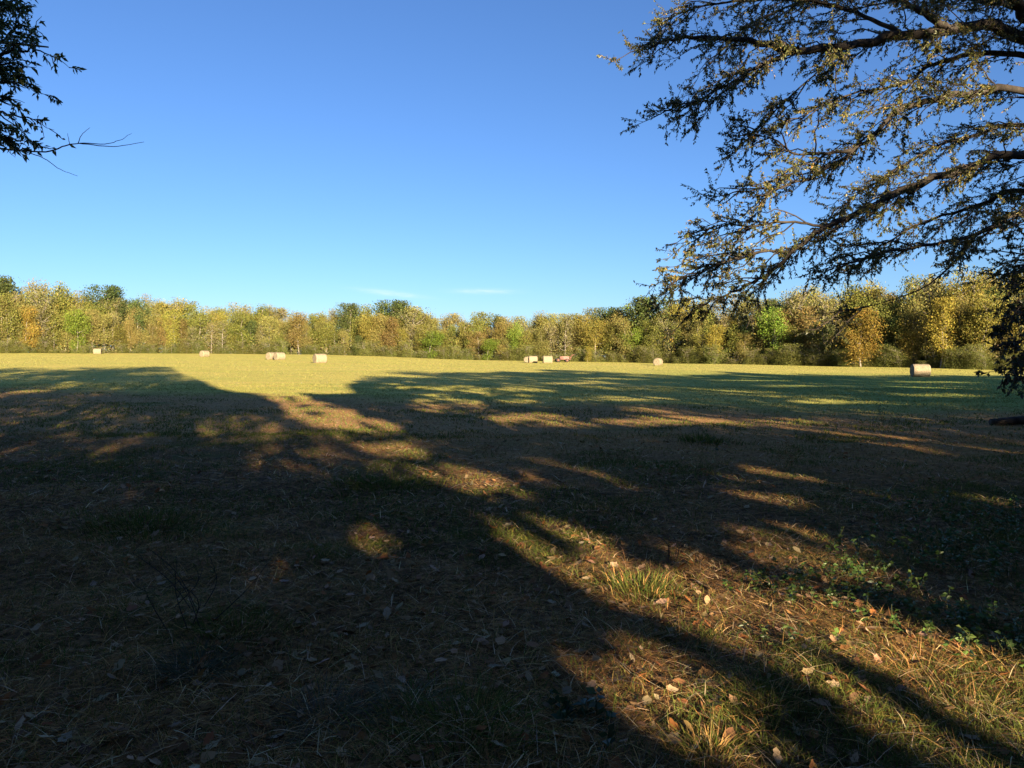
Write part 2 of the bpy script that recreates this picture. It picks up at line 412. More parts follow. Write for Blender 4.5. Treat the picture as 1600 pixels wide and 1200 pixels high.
def rear_tree(u, a, h, rad, small, i):
    x, y = u * E_PERP + a * E_RUN
    z0 = tz(x, y)
    root = empty('shade_tree', (x, y, z0))
    tag(root, 'tall leafy tree of the wood behind the viewpoint, shading the meadow', 'tree', 'trees of the wood behind the photographer')
    g = Geo()
    top = np.array([rng.normal(0, .5), rng.normal(0, .5), h * 0.8])
    P = smooth_line([(0, 0, -0.3), top * .3 + rng.normal(0, .15, 3) * (1, 1, 0), top * .65 + rng.normal(0, .3, 3) * (1, 1, 0), top], 12)
    tube(g, P, np.linspace(0.30, 0.05, 12) * h / 16, 8)
    cl = []
    for k in range(16):
        f = rng.uniform(0.25, 0.98); b = P[int(f * 11)]
        th = rng.uniform(0, 6.283); rr = rad * math.sqrt(max(0.05, 1 - ((f - 0.5) / 0.55) ** 2)) * rng.uniform(.7, 1)
        e = b + np.array([math.cos(th) * rr, math.sin(th) * rr, rng.uniform(.0, .3) * rr])
        tube(g, smooth_line([b, b * .5 + e * .5 + (0, 0, .3), e], 6), np.linspace(.07, .015, 6) * h / 16, 5)
    obj('trunk', g.build('trunk', M_BARK), root)
    n = (9000 if -7 < u < 9 else 6000) if small else 2300; s = 0.36 if small else 0.72
    ncl = 46
    f = rng.uniform(0.07, 1.0, ncl); th = rng.uniform(0, 6.283, ncl)
    rr = rad * np.sqrt(np.clip(1 - ((f - 0.52) / 0.56) ** 2, 0.04, 1)) * np.sqrt(rng.uniform(0.02, 1, ncl))
    C = np.stack([np.cos(th) * rr, np.sin(th) * rr, f * h], 1)
    ci = rng.integers(0, ncl, n)
    Pc = C[ci] + rng.normal(0, 1, (n, 3)) * np.array([.95, .95, .75]) * rad / 4.2
    Pc = Pc[(Pc[:, 2] > 0.5) & (Pc[:, 2] < h * 1.05)]
    W = Pc + (x, y, z0)
    Pc = Pc[~open_to_sun(W, s)]
    W = Pc + (x, y, z0)                               # nothing of it reaches into the open meadow
    Pc = Pc[~((W[:, 1] > 0.2) & (np.abs(W[:, 0]) < 0.86 * W[:, 1] + 1.0))]
    g = Geo(); cards(g, Pc, s, pick([(.05, .07, .02), (.07, .075, .022), (.10, .085, .025)], len(Pc)))
    obj('crown', g.build('crown', M_LEAF), root)
spots = []
for row, a0 in enumerate((-9, -21, -35)):
    u = -52.0 + row * 2.3
    while u < 100:
        spots.append((u + rng.uniform(-1, 1), a0 + rng.uniform(-2.5, 2.5))); u += rng.uniform(5.2, 7.2)
k = 0
for u, a in spots:
    if 0.9 < u < 4.7: u = 0.3 if u < 2.8 else 5.6
    x, y = u * E_PERP + a * E_RUN
    if y > 0 and abs(x) < 0.86 * y + 6: continue
    hmax = (np.interp(u, SKY_U, SKY_D) - a) * TAN_EL
    rear_tree(u, a, float(np.clip(hmax * rng.uniform(.95, 1.12), 8, 23)), rng.uniform(3.6, 4.8), -10 < u < 20, k); k += 1

def rear_shrub(u, a, h, rad):  # unseen shrubs added behind the camera to deepen the near shade
    x, y = u * E_PERP + a * E_RUN; z0 = tz(x, y)
    root = tag(empty('shade_shrub', (x, y, z0)), 'unseen leafy shrub added behind the viewpoint to shade the near ground', 'shrub', 'shrubs added behind the photographer for shade')
    g = Geo()
    for k_ in range(6):
        e = np.append(rng.normal(0, rad * .5, 2), h * rng.uniform(.6, .95)); tube(g, smooth_line([(0, 0, -.1), e * .45 + rng.normal(0, .15, 3), e], 7), np.linspace(.05, .012, 7), 5)
    obj('stems', g.build('stems', M_BARK), root)
    n = 4200; Pc = rng.normal(0, 1, (n, 3)); Pc = Pc / np.linalg.norm(Pc, axis=1, keepdims=True) * rng.uniform(0, 1, (n, 1)) ** .45
    Pc = Pc * (rad, rad, h * .5) + (0, 0, h * .52); Pc = Pc[~open_to_sun(Pc + (x, y, z0), .3)]
    g = Geo(); cards(g, Pc, .3, pick([(.05, .07, .02), (.07, .075, .022)], len(Pc))); obj('crown', g.build('crown', M_LEAF), root)
for u_, a_, h_ in ((-9.5, -13, 5.5), (-7, -11, 5.2), (-4.6, -12, 5.6), (-2.4, -10.5, 5.2), (-.4, -12, 5.8), (1.2, -14, 5.6), (5.6, -12, 5.4), (7.6, -10, 4.8), (10, -12, 5.4), (12.5, -11, 5.0)):
    rear_shrub(u_, a_, h_, 1.9)

# ------------------------------------------------------------------ far wood: prototype trees
KINDS = {   # crown colours, leaf density
    'olive': ([(.155, .145, .040), (.185, .165, .045), (.125, .13, .036)], 1.0),
    'gold': ([(.23, .185, .045), (.205, .175, .048), (.26, .19, .048)], 1.0),
    'rust': ([(.22, .15, .062), (.24, .16, .065), (.19, .14, .058)], 0.9),
    'orange': ([(.30, .195, .040), (.27, .19, .042), (.24, .175, .042)], 1.0),
    'green': ([(.15, .19, .034), (.13, .165, .034), (.17, .19, .04)], 1.1),
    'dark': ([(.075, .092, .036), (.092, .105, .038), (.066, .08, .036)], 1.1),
    'bare': ([(.22, .18, .09), (.18, .155, .072)], 0.40),
    'tan': ([(.235, .19, .08), (.20, .168, .066), (.25, .19, .072)], 0.85),
    'shrub': ([(.135, .14, .045), (.165, .155, .05), (.105, .12, .04)], 1.0),
}
def far_proto(kind, seed, shape):
    """unit-height (10 m) tree; returns trunk and crown meshes"""
    cols, dens = KINDS[kind]
    g = Geo(); H = 10.0
    bend = rng.normal(0, .25, (3, 3)) * (1, 1, 0)
    if shape == 'shrub':
        stems = 5; f0, rad = 0.08, 4.2
    else:
        stems = 1 if rng.random() < .7 else 2; f0, rad = {'round': (0.24, 2.6), 'tall': (0.24, 1.8), 'oak': (0.38, 3.4), 'cone': (0.10, 2.0), 'low': (0.10, 2.7)}[shape]
    tips = []
    for s_ in range(stems):
        off = rng.normal(0, .3 if stems > 1 else 0, 3) * (1, 1, 0)
        spread = rng.normal(0, 1.4 if shape == 'shrub' else .5, 3) * (1, 1, 0)
        P = smooth_line([off + (0, 0, -.3), off + bend[0] + spread * .3 + (0, 0, 3), off + bend[1] + spread * .7 + (0, 0, 6.2), off + bend[2] + spread + (0, 0, 9.2)], 12)
        tube(g, P, np.linspace(.15, .035, 12) * (.35 if shape == 'shrub' else 1), 5)
        nl = {'bare': 26}.get(kind, 15) if shape != 'shrub' else 5
        for q in range(nl):
            f = rng.uniform(f0, .97); b = P[min(11, int(f * 12))]
            th = rng.uniform(0, 6.283)
            if shape == 'cone': rr = rad * (1.08 - f)
            else: rr = rad * math.sqrt(max(.08, 1 - ((f - .58) / .5) ** 2)) * rng.uniform(.4, 1.25)
            e = b + np.array([math.cos(th) * rr, math.sin(th) * rr, rr * (rng.uniform(.25, .9) if shape != 'cone' else .1)])
            e[2] = min(e[2], 10.2)
            L_ = smooth_line([b, b * .5 + e * .5 + (0, 0, -.1 * rr), e], 6)
            tube(g, L_, np.linspace(.06, .014, 6), 4)
            tips += [L_[3], L_[4], L_[5], L_[5]]
            if kind == 'bare':
                for w in range(5):
                    b2 = L_[rng.integers(2, 6)]; d2 = unit(rand_unit(1)[0] + (0, 0, .9)) * rng.uniform(.5, 1.2)
                    tube(g, np.array([b2, b2 + d2 * .5 + rng.normal(0, .06, 3), b2 + d2]), [.022, .016, .008], 3)
    tips = np.array(tips)
    fine = kind in ('orange', 'gold', 'tan', 'rust')
    n = int((8500 if fine else 6000) * dens)
    C = tips[rng.integers(0, len(tips), n)]
    Pc = C + rng.normal(0, 1, (n, 3)) * np.array([.75, .75, .7])
    if shape == 'shrub':
        q = rng.normal(0, 1, (n, 3)); q = unit(q) * rng.uniform(0, 1, (n, 1)) ** .4 * (1 + .35 * np.sin(q[:, :1] * 3 + seed))
        Pc = np.where(rng.random((n, 1)) < .6, np.abs(q) * (np.sign(q) * (1, 1, 0) + (0, 0, 1)) * (rad * .9, rad * .9, 8.0) + (0, 0, .1), Pc)
    lo = 0.05 if shape in ('shrub', 'low', 'cone') else 0.5
    Pc = Pc[(Pc[:, 2] > lo) & (Pc[:, 2] < 10.8)]
    cols = [tuple(.72 * np.array(c_) + .28 * np.array((.185, .165, .055))) for c_ in cols] if kind not in ('green', 'dark') else cols
    tone = hash2((C[:len(Pc), 0] * 3).astype(np.int64), (C[:len(Pc), 2] * 3).astype(np.int64), seed)[:, None]
    col = pick(cols, len(Pc), None, .24, .06) * (0.8 + 0.4 * tone) * (.80, .88, .76)
    g2 = Geo(); cards(g2, Pc, rng.uniform(.14, .30, len(Pc)) if fine else rng.uniform(.16, .36, len(Pc)), col, 0, .75)
    return g.build(kind + '_trunk', M_FARBARK, True), g2.build(kind + '_crown', M_FAR)
SHAPES = {'olive': ['round', 'tall', 'cone', 'low', 'round'], 'gold': ['round', 'tall', 'low'], 'rust': ['tall', 'low'], 'orange': ['low', 'tall'], 'green': ['low', 'round'],
          'dark': ['oak', 'cone', 'low'], 'bare': ['round', 'tall'], 'tan': ['round', 'tall', 'tall'], 'shrub': ['shrub', 'shrub', 'shrub']}
PROTO = {kd: [far_proto(kd, i * 7 + len(kd), s) for i, s in enumerate(v)] for kd, v in SHAPES.items()}

SKYL_PX = np.array([-300, 0, 50, 100, 170, 230, 300, 380, 450, 500, 550, 620, 660, 700, 760, 830, 900, 950, 1000, 1060, 1100, 1180, 1250, 1350, 1450, 1510, 1560, 1900], float)
SKYL_ROW = np.array([450, 449, 447, 460, 462, 472, 478, 481, 487, 491, 484, 482, 490, 500, 496, 497, 494, 489, 482, 480, 478, 468, 462, 454, 448, 440, 450, 440], float)
PHRASE = {'olive': 'olive green broadleaf tree', 'gold': 'golden yellow-leaved tree', 'rust': 'rusty brown-leaved tree', 'orange': 'bright orange autumn tree', 'green': 'fresh green tree',
          'dark': 'dark green dense tree', 'bare': 'nearly bare pale tree', 'tan': 'tan thin-leaved tree', 'shrub': 'low leafy shrub'}
ZONES = [(2, 'off the left edge'), (50, 'at the left edge'), (100, 'left of the smallest bale'), (160, 'behind the smallest bale'), (235, 'right of the smallest bale'), (300, 'left of the second bale'), (372, 'behind the second bale'), (465, 'behind the touching bale pair'),
         (545, 'behind the lone left bale'), (612, 'left of the tallest oak'), (680, 'right of the tallest oak'), (740, 'at the dip in skyline'), (800, 'left of the bale trio'), (868, 'behind the bale trio'), (915, 'behind the pink wagon'), (975, 'right of the pink wagon'), (1060, 'behind the mid-right bale'),
         (1130, 'right of the mid-right bale'), (1200, 'under the lowest oak bough'), (1265, 'far left of the yellow tree'), (1330, 'left of the yellow tree'), (1400, 'right of the yellow tree'), (1460, 'behind the biggest bale'), (1530, 'right of the biggest bale'), (1600, 'at the right edge'), (9999, 'off the right edge')]
ROWP = ['in the front rank', 'in the second rank', 'in the rear rank']
pending = []
def far_tree(px, row, kind, h, dback, var=None, wide=1.0, label=None, name=None):
    d = float(np.interp(px, EDGE_PX, EDGE_D)) + dback
    x = (px - 800) / FPX * d; z = tz(x, d)
    v = rng.integers(0, len(PROTO[kind])) if var is None else var
    s = h / 10.3
    nm = name or ('shrub' if kind == 'shrub' else 'woodland_tree')
    root = empty(nm, (x, d, z - .05), rng.uniform(0, 6.283))
    w = s ** .6 * wide * rng.uniform(.72, 1.0)
    for part, me in zip(('trunk', 'crown'), PROTO[kind][v]):
        obj(part, me, root, None, None, (w, w, s))
    root['category'] = 'shrub' if kind == 'shrub' else 'tree'
    root['group'] = 'shrubs along the foot of the wood' if kind == 'shrub' else 'trees of the far wood'
    if label: root['label'] = label
    else:
        zone = next(zn for lim, zn in ZONES if px < lim)
        pending.append((px, kind, row, zone, root))
    return root
def height_for(px, row_top, dback):
    d = float(np.interp(px, EDGE_PX, EDGE_D)) + dback
    base = np.interp(px, EDGE_PX, EDGE_ROW)
    return (base - row_top) / FPX * d
FEATURED = [  # px, kind, top row, metres behind the edge, variant, width, label
    (175, 'dark', 450, 14, 0, 1.1, 'tall open-topped dark green tree rising above the wood near left'),
    (120, 'green', 486, 1, 0, .75, 'bright fresh green tree left of the smallest bale'),
    (42, 'orange', 482, 2, 0, 1.0, 'rusty orange broad tree at far left of the wood'),
    (70, 'bare', 478, 3, 0, 1.0, 'pale forked bare tree beside the rusty orange tree at left'),
    (218, 'dark', 470, 5, 2, .9, 'grey-green tall tree with pale limb right of the smallest bale'),
    (270, 'gold', 484, 2, 1, .9, 'slim yellow tree left of the second bale'),
    (468, 'rust', 490, 2, 0, 1.1, 'rust brown pointed tree above the gap between left bales'),
    (552, 'dark', 477, 12, 0, .95, 'rounded dark green oak rising above wood left of centre'),
    (580, 'gold', 492, 3, 0, 1.1, 'golden tree with white forked trunk left of centre'),
    (616, 'dark', 472, 12, 0, 1.25, 'tallest broad dark oak above the wood left of centre'),
    (612, 'rust', 497, 1, 0, 1.0, 'pinkish rust tree in front of the tallest oak'),
    (650, 'bare', 482, 9, 0, 1.2, 'bare grey twiggy tree right of the tallest oak'),
    (560, 'dark', 525, 0, 1, 1.0, 'small dark conical evergreen at the wood foot left of centre'),
    (674, 'green', 518, -1, 0, 1.5, 'low bright green tree at the wood edge left of centre'),
    (762, 'green', 530, -1, 0, 1.3, 'small bright green tree left of the mid-field bales'),
    (806, 'green', 505, 1, 1, .9, 'fresh green round tree just left of the mid-field bales'),
    (882, 'bare', 495, 1, 1, 1.1, 'slim white-limbed bare tree directly behind the pink wagon'),
    (930, 'gold', 498, 2, 0, 1.0, 'golden round tree right of the pink wagon'),
    (952, 'dark', 484, 10, 0, .95, 'rounded dark green oak right of the pink wagon'),
    (1008, 'dark', 470, 9, 0, 1.5, 'broad dome of dark green oak above the mid-right bale'),
    (1115, 'orange', 510, 1, 1, .9, 'narrow orange tree right of the mid-right bale'),
    (1345, 'orange', 484, -2, 0, 1.2, 'big glowing yellow-orange tree left of the large right bale'),
    (1292, 'dark', 505, 2, 2, 1.0, 'dark green tree left of the big yellow-orange tree'),
    (1400, 'dark', 498, 2, 2, 1.0, 'dark green tree right of the big yellow-orange tree'),
    (1470, 'orange', 470, 0, 1, 1.0, 'tall orange-tan tree right of the large bale'),
    (1510, 'gold', 432, 6, 1, .95, 'tallest yellow-green pointed tree near the right edge'),
    (1455, 'bare', 436, 8, 1, 1.2, 'tall pale bare-topped tree behind the large right bale'),
    (1255, 'bare', 452, 7, 0, 1.0, 'pale bare-topped tree under the hanging oak boughs'),
]
for px, kind, top, db, var, wd, lab in FEATURED:
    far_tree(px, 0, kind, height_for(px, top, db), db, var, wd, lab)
fx = np.array([f[0] for f in FEATURED if f[3] < 4])
for row, (db0, step, lo, hi) in enumerate(((3, 14.5, .48, .88), (10, 15, .74, .99), (17, 14, .84, 1.13))):
    px = -110.0 + row * 6
    while px < 1720:
        if not (row == 0 and np.abs(fx - px).min() < 10):
            p = dict(olive=.42, gold=.12, rust=.03, tan=.20, bare=.15, dark=.05, green=.01) if row else dict(olive=.36, gold=.12, rust=.10, tan=.22, bare=.15, dark=.03, green=.02)
            if px > 1230: p['gold'] += .04; p['tan'] += .16; p['bare'] += .06
            ks = list(p); pv = np.array([p[k_] for k_ in ks]); kd = ks[rng.choice(len(ks), p=pv / pv.sum())]
            db = db0 + rng.uniform(-2, 3)
            top = np.interp(px, SKYL_PX, SKYL_ROW); base = np.interp(px, EDGE_PX, EDGE_ROW)
            h = height_for(px, base - (base - top) * rng.uniform(lo, hi), db)
            var = None
            if kd == 'dark' and row: var = 1 if rng.random() < .5 else 2
            far_tree(px, row, kd, h, db, var, 1.0)
        px += step * rng.uniform(.7, 1.3)
px = -110.0
while px < 1720:
    h = rng.uniform(1.0, 4.2)
    far_tree(px, 0, 'shrub', h, rng.uniform(-2.5, 1.5), None, rng.uniform(.8, 1.2))
    px += rng.uniform(9, 19)
# brambles and saplings nobody could count fill the foot of the wood
n = 80000
ux = rng.uniform(-.85, .86, n); ud = np.interp(ux * FPX + 800, EDGE_PX, EDGE_D) + rng.uniform(.5, 26, n); ux = ux * ud
uh = (1.2 + 9.5 * fbm(ux, ud, 4, 17) ** 2.0) * rng.uniform(0, 1, n)
g = Geo(); cards(g, np.stack([ux, ud, terrain(ux, ud) + uh], 1), rng.uniform(.3, .55, n), pick([(.13, .13, .042), (.17, .145, .058), (.10, .105, .038), (.15, .115, .06)], n), 0, .75)
tag(obj('undergrowth', g.build('undergrowth', M_FAR)), 'brambly olive undergrowth filling the foot of the far wood', 'undergrowth', None, 'stuff')
ob = far_tree(918, 0, 'orange', 3.4, -3, 0, .75, 'small round orange bush at the wood foot right of the wagon', 'orange_bush')
ob['category'] = 'bush'
# labels that single each tree out: kind, rank, landmark, place in the run
ORD = ['first', 'second', 'third', 'fourth', 'fifth', 'sixth', 'seventh', 'eighth', 'ninth', 'tenth', 'eleventh', 'twelfth']
runs = {}
for px, kind, row, zone, root in pending: runs.setdefault((kind, row, zone), []).append((px, root))
for (kind, row, zone), lst in runs.items():
    lst.sort(key=lambda t: t[0])
    base = PHRASE[kind] + ' ' + (ROWP[row] if kind != 'shrub' else 'at the wood foot') + ' ' + zone
    base = base.replace('the ', '') if len(base.split()) > 12 else base
    for i, (px, root) in enumerate(lst):
        root['label'] = base if len(lst) == 1 else base + ', ' + ORD[i] + ' from left'

# ------------------------------------------------------------------ hay bales
def bale_material(name, end):
    m, N, L = mat_new(name)
    tcn = N.new('ShaderNodeTexCoord')
    nz = N.new('ShaderNodeTexNoise'); nz.inputs['Scale'].default_value = 7; nz.inputs['Detail'].default_value = 10; nz.inputs['Roughness'].default_value = .7
    wv = N.new('ShaderNodeTexWave')
    if end: wv.wave_type = 'RINGS'; wv.rings_direction = 'X'; wv.inputs['Scale'].default_value = 4.5
    else: wv.wave_type = 'BANDS'; wv.bands_direction = 'X'; wv.inputs['Scale'].default_value = 3.0
    wv.inputs['Distortion'].default_value = 3.5; wv.inputs['Detail'].default_value = 4; wv.inputs['Detail Scale'].default_value = 2
    cr = N.new('ShaderNodeValToRGB')
    e = cr.color_ramp.elements; e[0].position = .3; e[1].position = .72
    e[0].color = (.26, .20, .12, 1) if not end else (.21, .16, .10, 1); e[1].color = (.50, .43, .30, 1)
    mx = N.new('ShaderNodeMixRGB'); mx.blend_type = 'MULTIPLY'; mx.inputs[0].default_value = .6
    bp = N.new('ShaderNodeBump'); bp.inputs['Strength'].default_value = .7; bp.inputs['Distance'].default_value = .04
    p = N.new('ShaderNodeBsdfPrincipled'); p.inputs['Roughness'].default_value = .9; p.inputs['Specular IOR Level'].default_value = .1
    o = N.new('ShaderNodeOutputMaterial')
    L.new(tcn.outputs['Object'], nz.inputs[0]); L.new(tcn.outputs['Object'], wv.inputs[0])
    L.new(nz.outputs[0], cr.inputs[0]); L.new(cr.outputs[0], mx.inputs[1]); L.new(wv.outputs[0], mx.inputs[2])
    L.new(wv.outputs[1], bp.inputs['Height']); L.new(mx.outputs[0], p.inputs[0]); L.new(bp.outputs[0], p.inputs['Normal']); L.new(p.outputs[0], o.inputs[0])
    return m
M_BALE = bale_material('hay_wrap', False); M_BEND = bale_material('hay_end', True)
def bale_meshes(seed):
    r, hl, k = .75, .88, 48
    prof = [(-hl + .02, .63), (-hl + .05, .70), (-hl + .13, .745)] + [(x_, r + .012 * math.sin(x_ * 9 + seed)) for x_ in np.linspace(-hl + .22, hl - .22, 12)] + [(hl - .13, .745), (hl - .05, .70), (hl - .02, .63)]
    th = np.arange(k) / k * 2 * math.pi
    V = []
    for x_, rr in prof:
        q = rr * (1 + .014 * np.sin(3 * th + seed) + .012 * rng.normal(size=k))
        z = np.maximum(q * np.sin(th), -.66)
        V.append(np.stack([np.full(k, x_) + rng.normal(0, .006, k), q * np.cos(th), z + .66], 1))
    n = len(prof); i = np.arange(n - 1)[:, None] * k; j = np.arange(k)[None, :]; j2 = (j + 1) % k
    side = mesh('wrapped_side', np.concatenate(V), [np.stack([i + j, i + j2, i + k + j2, i + k + j], -1).reshape(-1, 4)], M_BALE, smooth=True)
    rings = [.66, .5, .34, .18, .04]; E = []
    for q, rr in enumerate(rings):
        xx = hl - .035 + .03 * math.sin(q * 2.1) + rng.normal(0, .008, k)
        z = np.maximum(rr * np.sin(th), -.655)
        E.append(np.stack([xx, rr * np.cos(th), z + .66], 1))
    E = np.concatenate(E); n = len(rings); i = np.arange(n - 1)[:, None] * k
    F = np.stack([i + j, i + j2, i + k + j2, i + k + j], -1).reshape(-1, 4)
    E = np.concatenate([E, [[hl - .03, 0, .66]]]); jj = np.arange(k)
    T = np.stack([(n - 1) * k + jj, (n - 1) * k + (jj + 1) % k, np.full(k, n * k)], 1)
    return side, mesh('end_face', E, [F, T], M_BEND)
BALES = [(153, 178, 20, 1.0, 'smallest pale hay bale at far left against the wood'),
         (320, 160, 62, 1.0, 'small hay bale second from the left on the lit meadow'),
         (424.5, 134, 62, .98, 'left hay bale of the touching pair on the lit meadow'),
         (437, 132, 50, 1.0, 'right hay bale of the touching pair on the lit meadow'),
         (500, 110, 40, 1.04, 'lone large hay bale left of centre on the lit meadow'),
         (824, 149, 75, .86, 'half-hidden small hay bale at left of the mid-field trio'),
         (832.5, 143, 8, 1.0, 'middle hay bale of the mid-field trio'),
         (855.5, 138, 5, 1.04, 'upright-looking side-on hay bale at right of the mid-field trio'),
         (1028, 124, 62, .92, 'lone round hay bale right of centre before the wood'),
         (1438, 78, -12, 1.0, 'big half-shaded hay bale at the right beneath oak boughs')]
bm = [bale_meshes(s) for s in range(3)]
for i, (px, d, az, s, lab) in enumerate(BALES):
    x = (px - 800) / FPX * d
    root = empty('hay_bale', (x, d, tz(x, d) - .03), R(az), (s, s, s))
    tag(root, lab, 'hay bale', 'round hay bales on the meadow')
    sd, en = bm[i % 3]
    obj('wrapped_side', sd, root)
    obj('end_face', en, root); obj('end_face', en, root, (0, 0, 0), (0, 0, math.pi))

# ------------------------------------------------------------------ old wagon by the wood
def box(g, c, s, C=None):
    c = np.array(c, float); s = np.array(s, float) / 2
    V = np.array([[x_, y_, z_] for x_ in (-1, 1) for y_ in (-1, 1) for z_ in (-1, 1)]) * s + c
    g.add(V, [[0, 1, 3, 2], [4, 6, 7, 5], [0, 4, 5, 1], [2, 3, 7, 6], [0, 2, 6, 4], [1, 5, 7, 3]], None, C)
def wagon():
    M_RED = mat_noise('faded_red_paint', (.22, .10, .085), (.38, .22, .19), 3, .7, .2)
    M_RUST = mat_noise('rusty_steel', (.10, .05, .04), (.22, .11, .08), 4, .8, .3)
    M_TYRE = mat_noise('tyre_rubber', (.02, .02, .02), (.04, .04, .04), 8, .9, .2)
    d = 160.0; x = (880 - 800) / FPX * d
    root = tag(empty('farm_wagon', (x, d, tz(x, d)), R(4)), 'faded pink-red old farm wagon parked against the wood edge', 'wagon')
    g = Geo(); box(g, (0, 0, .62), (3.3, 1.7, .12)); obj('bed', g.build('bed', M_RUST), root)
    for yy in (-.82, .82):
        for z_ in (.78, 1.0, 1.22):
            g = Geo(); box(g, (.2, yy, z_), (1.9, .05, .19)); obj('side_board', g.build('side_board', M_RED), root)
    for xx in (-.78, 1.18):
        g = Geo(); box(g, (xx, 0, 1.0), (.05, 1.6, .62)); obj('end_board', g.build('end_board', M_RED), root)
    for xx, rr in ((-1.25, .48), (.75, .42)):
        for yy in (-.98, .98):
            g = Geo(); th = np.linspace(0, 2 * math.pi, 21)
            tube(g, np.stack([np.cos(th) * rr * .78, np.zeros(21), np.sin(th) * rr * .78], 1), rr * .22, 8)
            w = obj('wheel', g.build('wheel', M_TYRE, True), root, (xx, yy, rr))
            g = Geo(); tube(g, [(0, -.06, 0), (0, .06, 0)], rr * .6, 14, None, True); obj('rim', g.build('rim', M_RUST), w)
    g = Geo(); tube(g, smooth_line([(-1.6, 0, .6), (-2.3, 0, .5), (-3.0, 0, .25)], 8), .06, 6, None, True); obj('drawbar', g.build('drawbar', M_RUST), root)
    g = Geo(); tube(g, smooth_line([(1.5, -.5, .7), (1.9, -.5, 1.5), (2.4, -.4, 1.7)], 8), .07, 6, None, True); tube(g, smooth_line([(1.5, .5, .7), (1.9, .5, 1.5), (2.4, .4, 1.7)], 8), .07, 6, None, True)
    tube(g, [(2.4, -.4, 1.7), (2.4, .4, 1.7)], .06, 6, None, True); obj('hoop', g.build('hoop', M_RUST), root)
wagon()

# ------------------------------------------------------------------ big oak overhanging from the right
OAK_COL = [(.10, .112, .034), (.125, .128, .036), (.08, .092, .032), (.20, .16, .042), (.30, .205, .045)]
OAK_P = [.30, .28, .20, .15, .07]
def limb_tree(root, limbs, wood, twigs, leafg, sec_len, sec_step, ter_step, leaf_l, leaf_w, n_leaf, cols, colp, droop=-.25, bare=()):
    for li, (ctrl, r0, r1, bias) in enumerate(limbs):
        n = max(10, int(len(ctrl) * 5))
        P = smooth_line(ctrl, n)
        P[1:-1] += rng.normal(0, min(.02, r0 * .15), (n - 2, 3))
        tube(wood, P, np.linspace(r0 * .7, r1 * .7, n), 8 if r0 > .08 else 5)
        seg = np.linalg.norm(np.diff(P, axis=0), axis=1); S = np.concatenate([[0], np.cumsum(seg)])
        T = unit(np.gradient(P, axis=0))
        if li in bare: continue
        s = S[-1] * bias
        while s < S[-1]:
            i = min(n - 1, int(np.searchsorted(S, s))); b = P[i]; f = s / S[-1]
            side = unit(np.cross(T[i], (0, 0, 1.0))) * (1 if rng.random() < .5 else -1)
            d = unit(T[i] * rng.uniform(.6, 1.2) + side * rng.uniform(.2, 1.0) + np.array([0, 0, rng.uniform(-.38, .48)]))
            Ls = sec_len * rng.uniform(.45, 1.1) * (1.15 - .55 * f)
            m = 7; q = np.linspace(0, 1, m)[:, None]
            wob = np.cumsum(rng.normal(0, .035, (m, 3)), 0) * Ls; wob[0] = 0
            Q = b + d * Ls * q + np.array([0, 0, droop]) * Ls * q ** 2 + wob
            tube(twigs, Q, np.linspace(.012, .003, m) * (sec_len / 1.6 + .3), 4)
            k = int(Ls / ter_step) + 2
            tt = rng.uniform(.12, 1, k); bi = b + d * Ls * tt[:, None] + np.array([0, 0, droop]) * Ls * tt[:, None] ** 2
            wb = np.stack([np.interp(tt, q[:, 0], wob[:, c]) for c in range(3)], 1); bi = bi + wb
            for w in range(k):
                dd = unit(d * .8 + rand_unit(1)[0] * .8 + np.array([0, 0, -.12])); Lt = rng.uniform(.18, .5) * sec_len / 1.6
                e = bi[w] + dd * Lt
                tube(twigs, np.array([bi[w], bi[w] * .5 + e * .5 + rng.normal(0, .015, 3), e]), [.0045, .0035, .002], 3)
                nl = max(2, int(n_leaf * rng.uniform(.3, 1.5)))
                a = rng.uniform(.15, 1.0, nl)[:, None]
                LP = bi[w] * (1 - a) + e * a
                LD = unit(dd * .7 + rand_unit(nl) * .9 + np.array([0, 0, -.3]))
                leaves(leafg, LP, LD, leaf_l * rng.uniform(.6, 1.2, nl), leaf_w * rng.uniform(.7, 1.25, nl), pick(cols, nl, colp, .22, .07), .12)
            s += sec_step * rng.uniform(.5, 1.5)

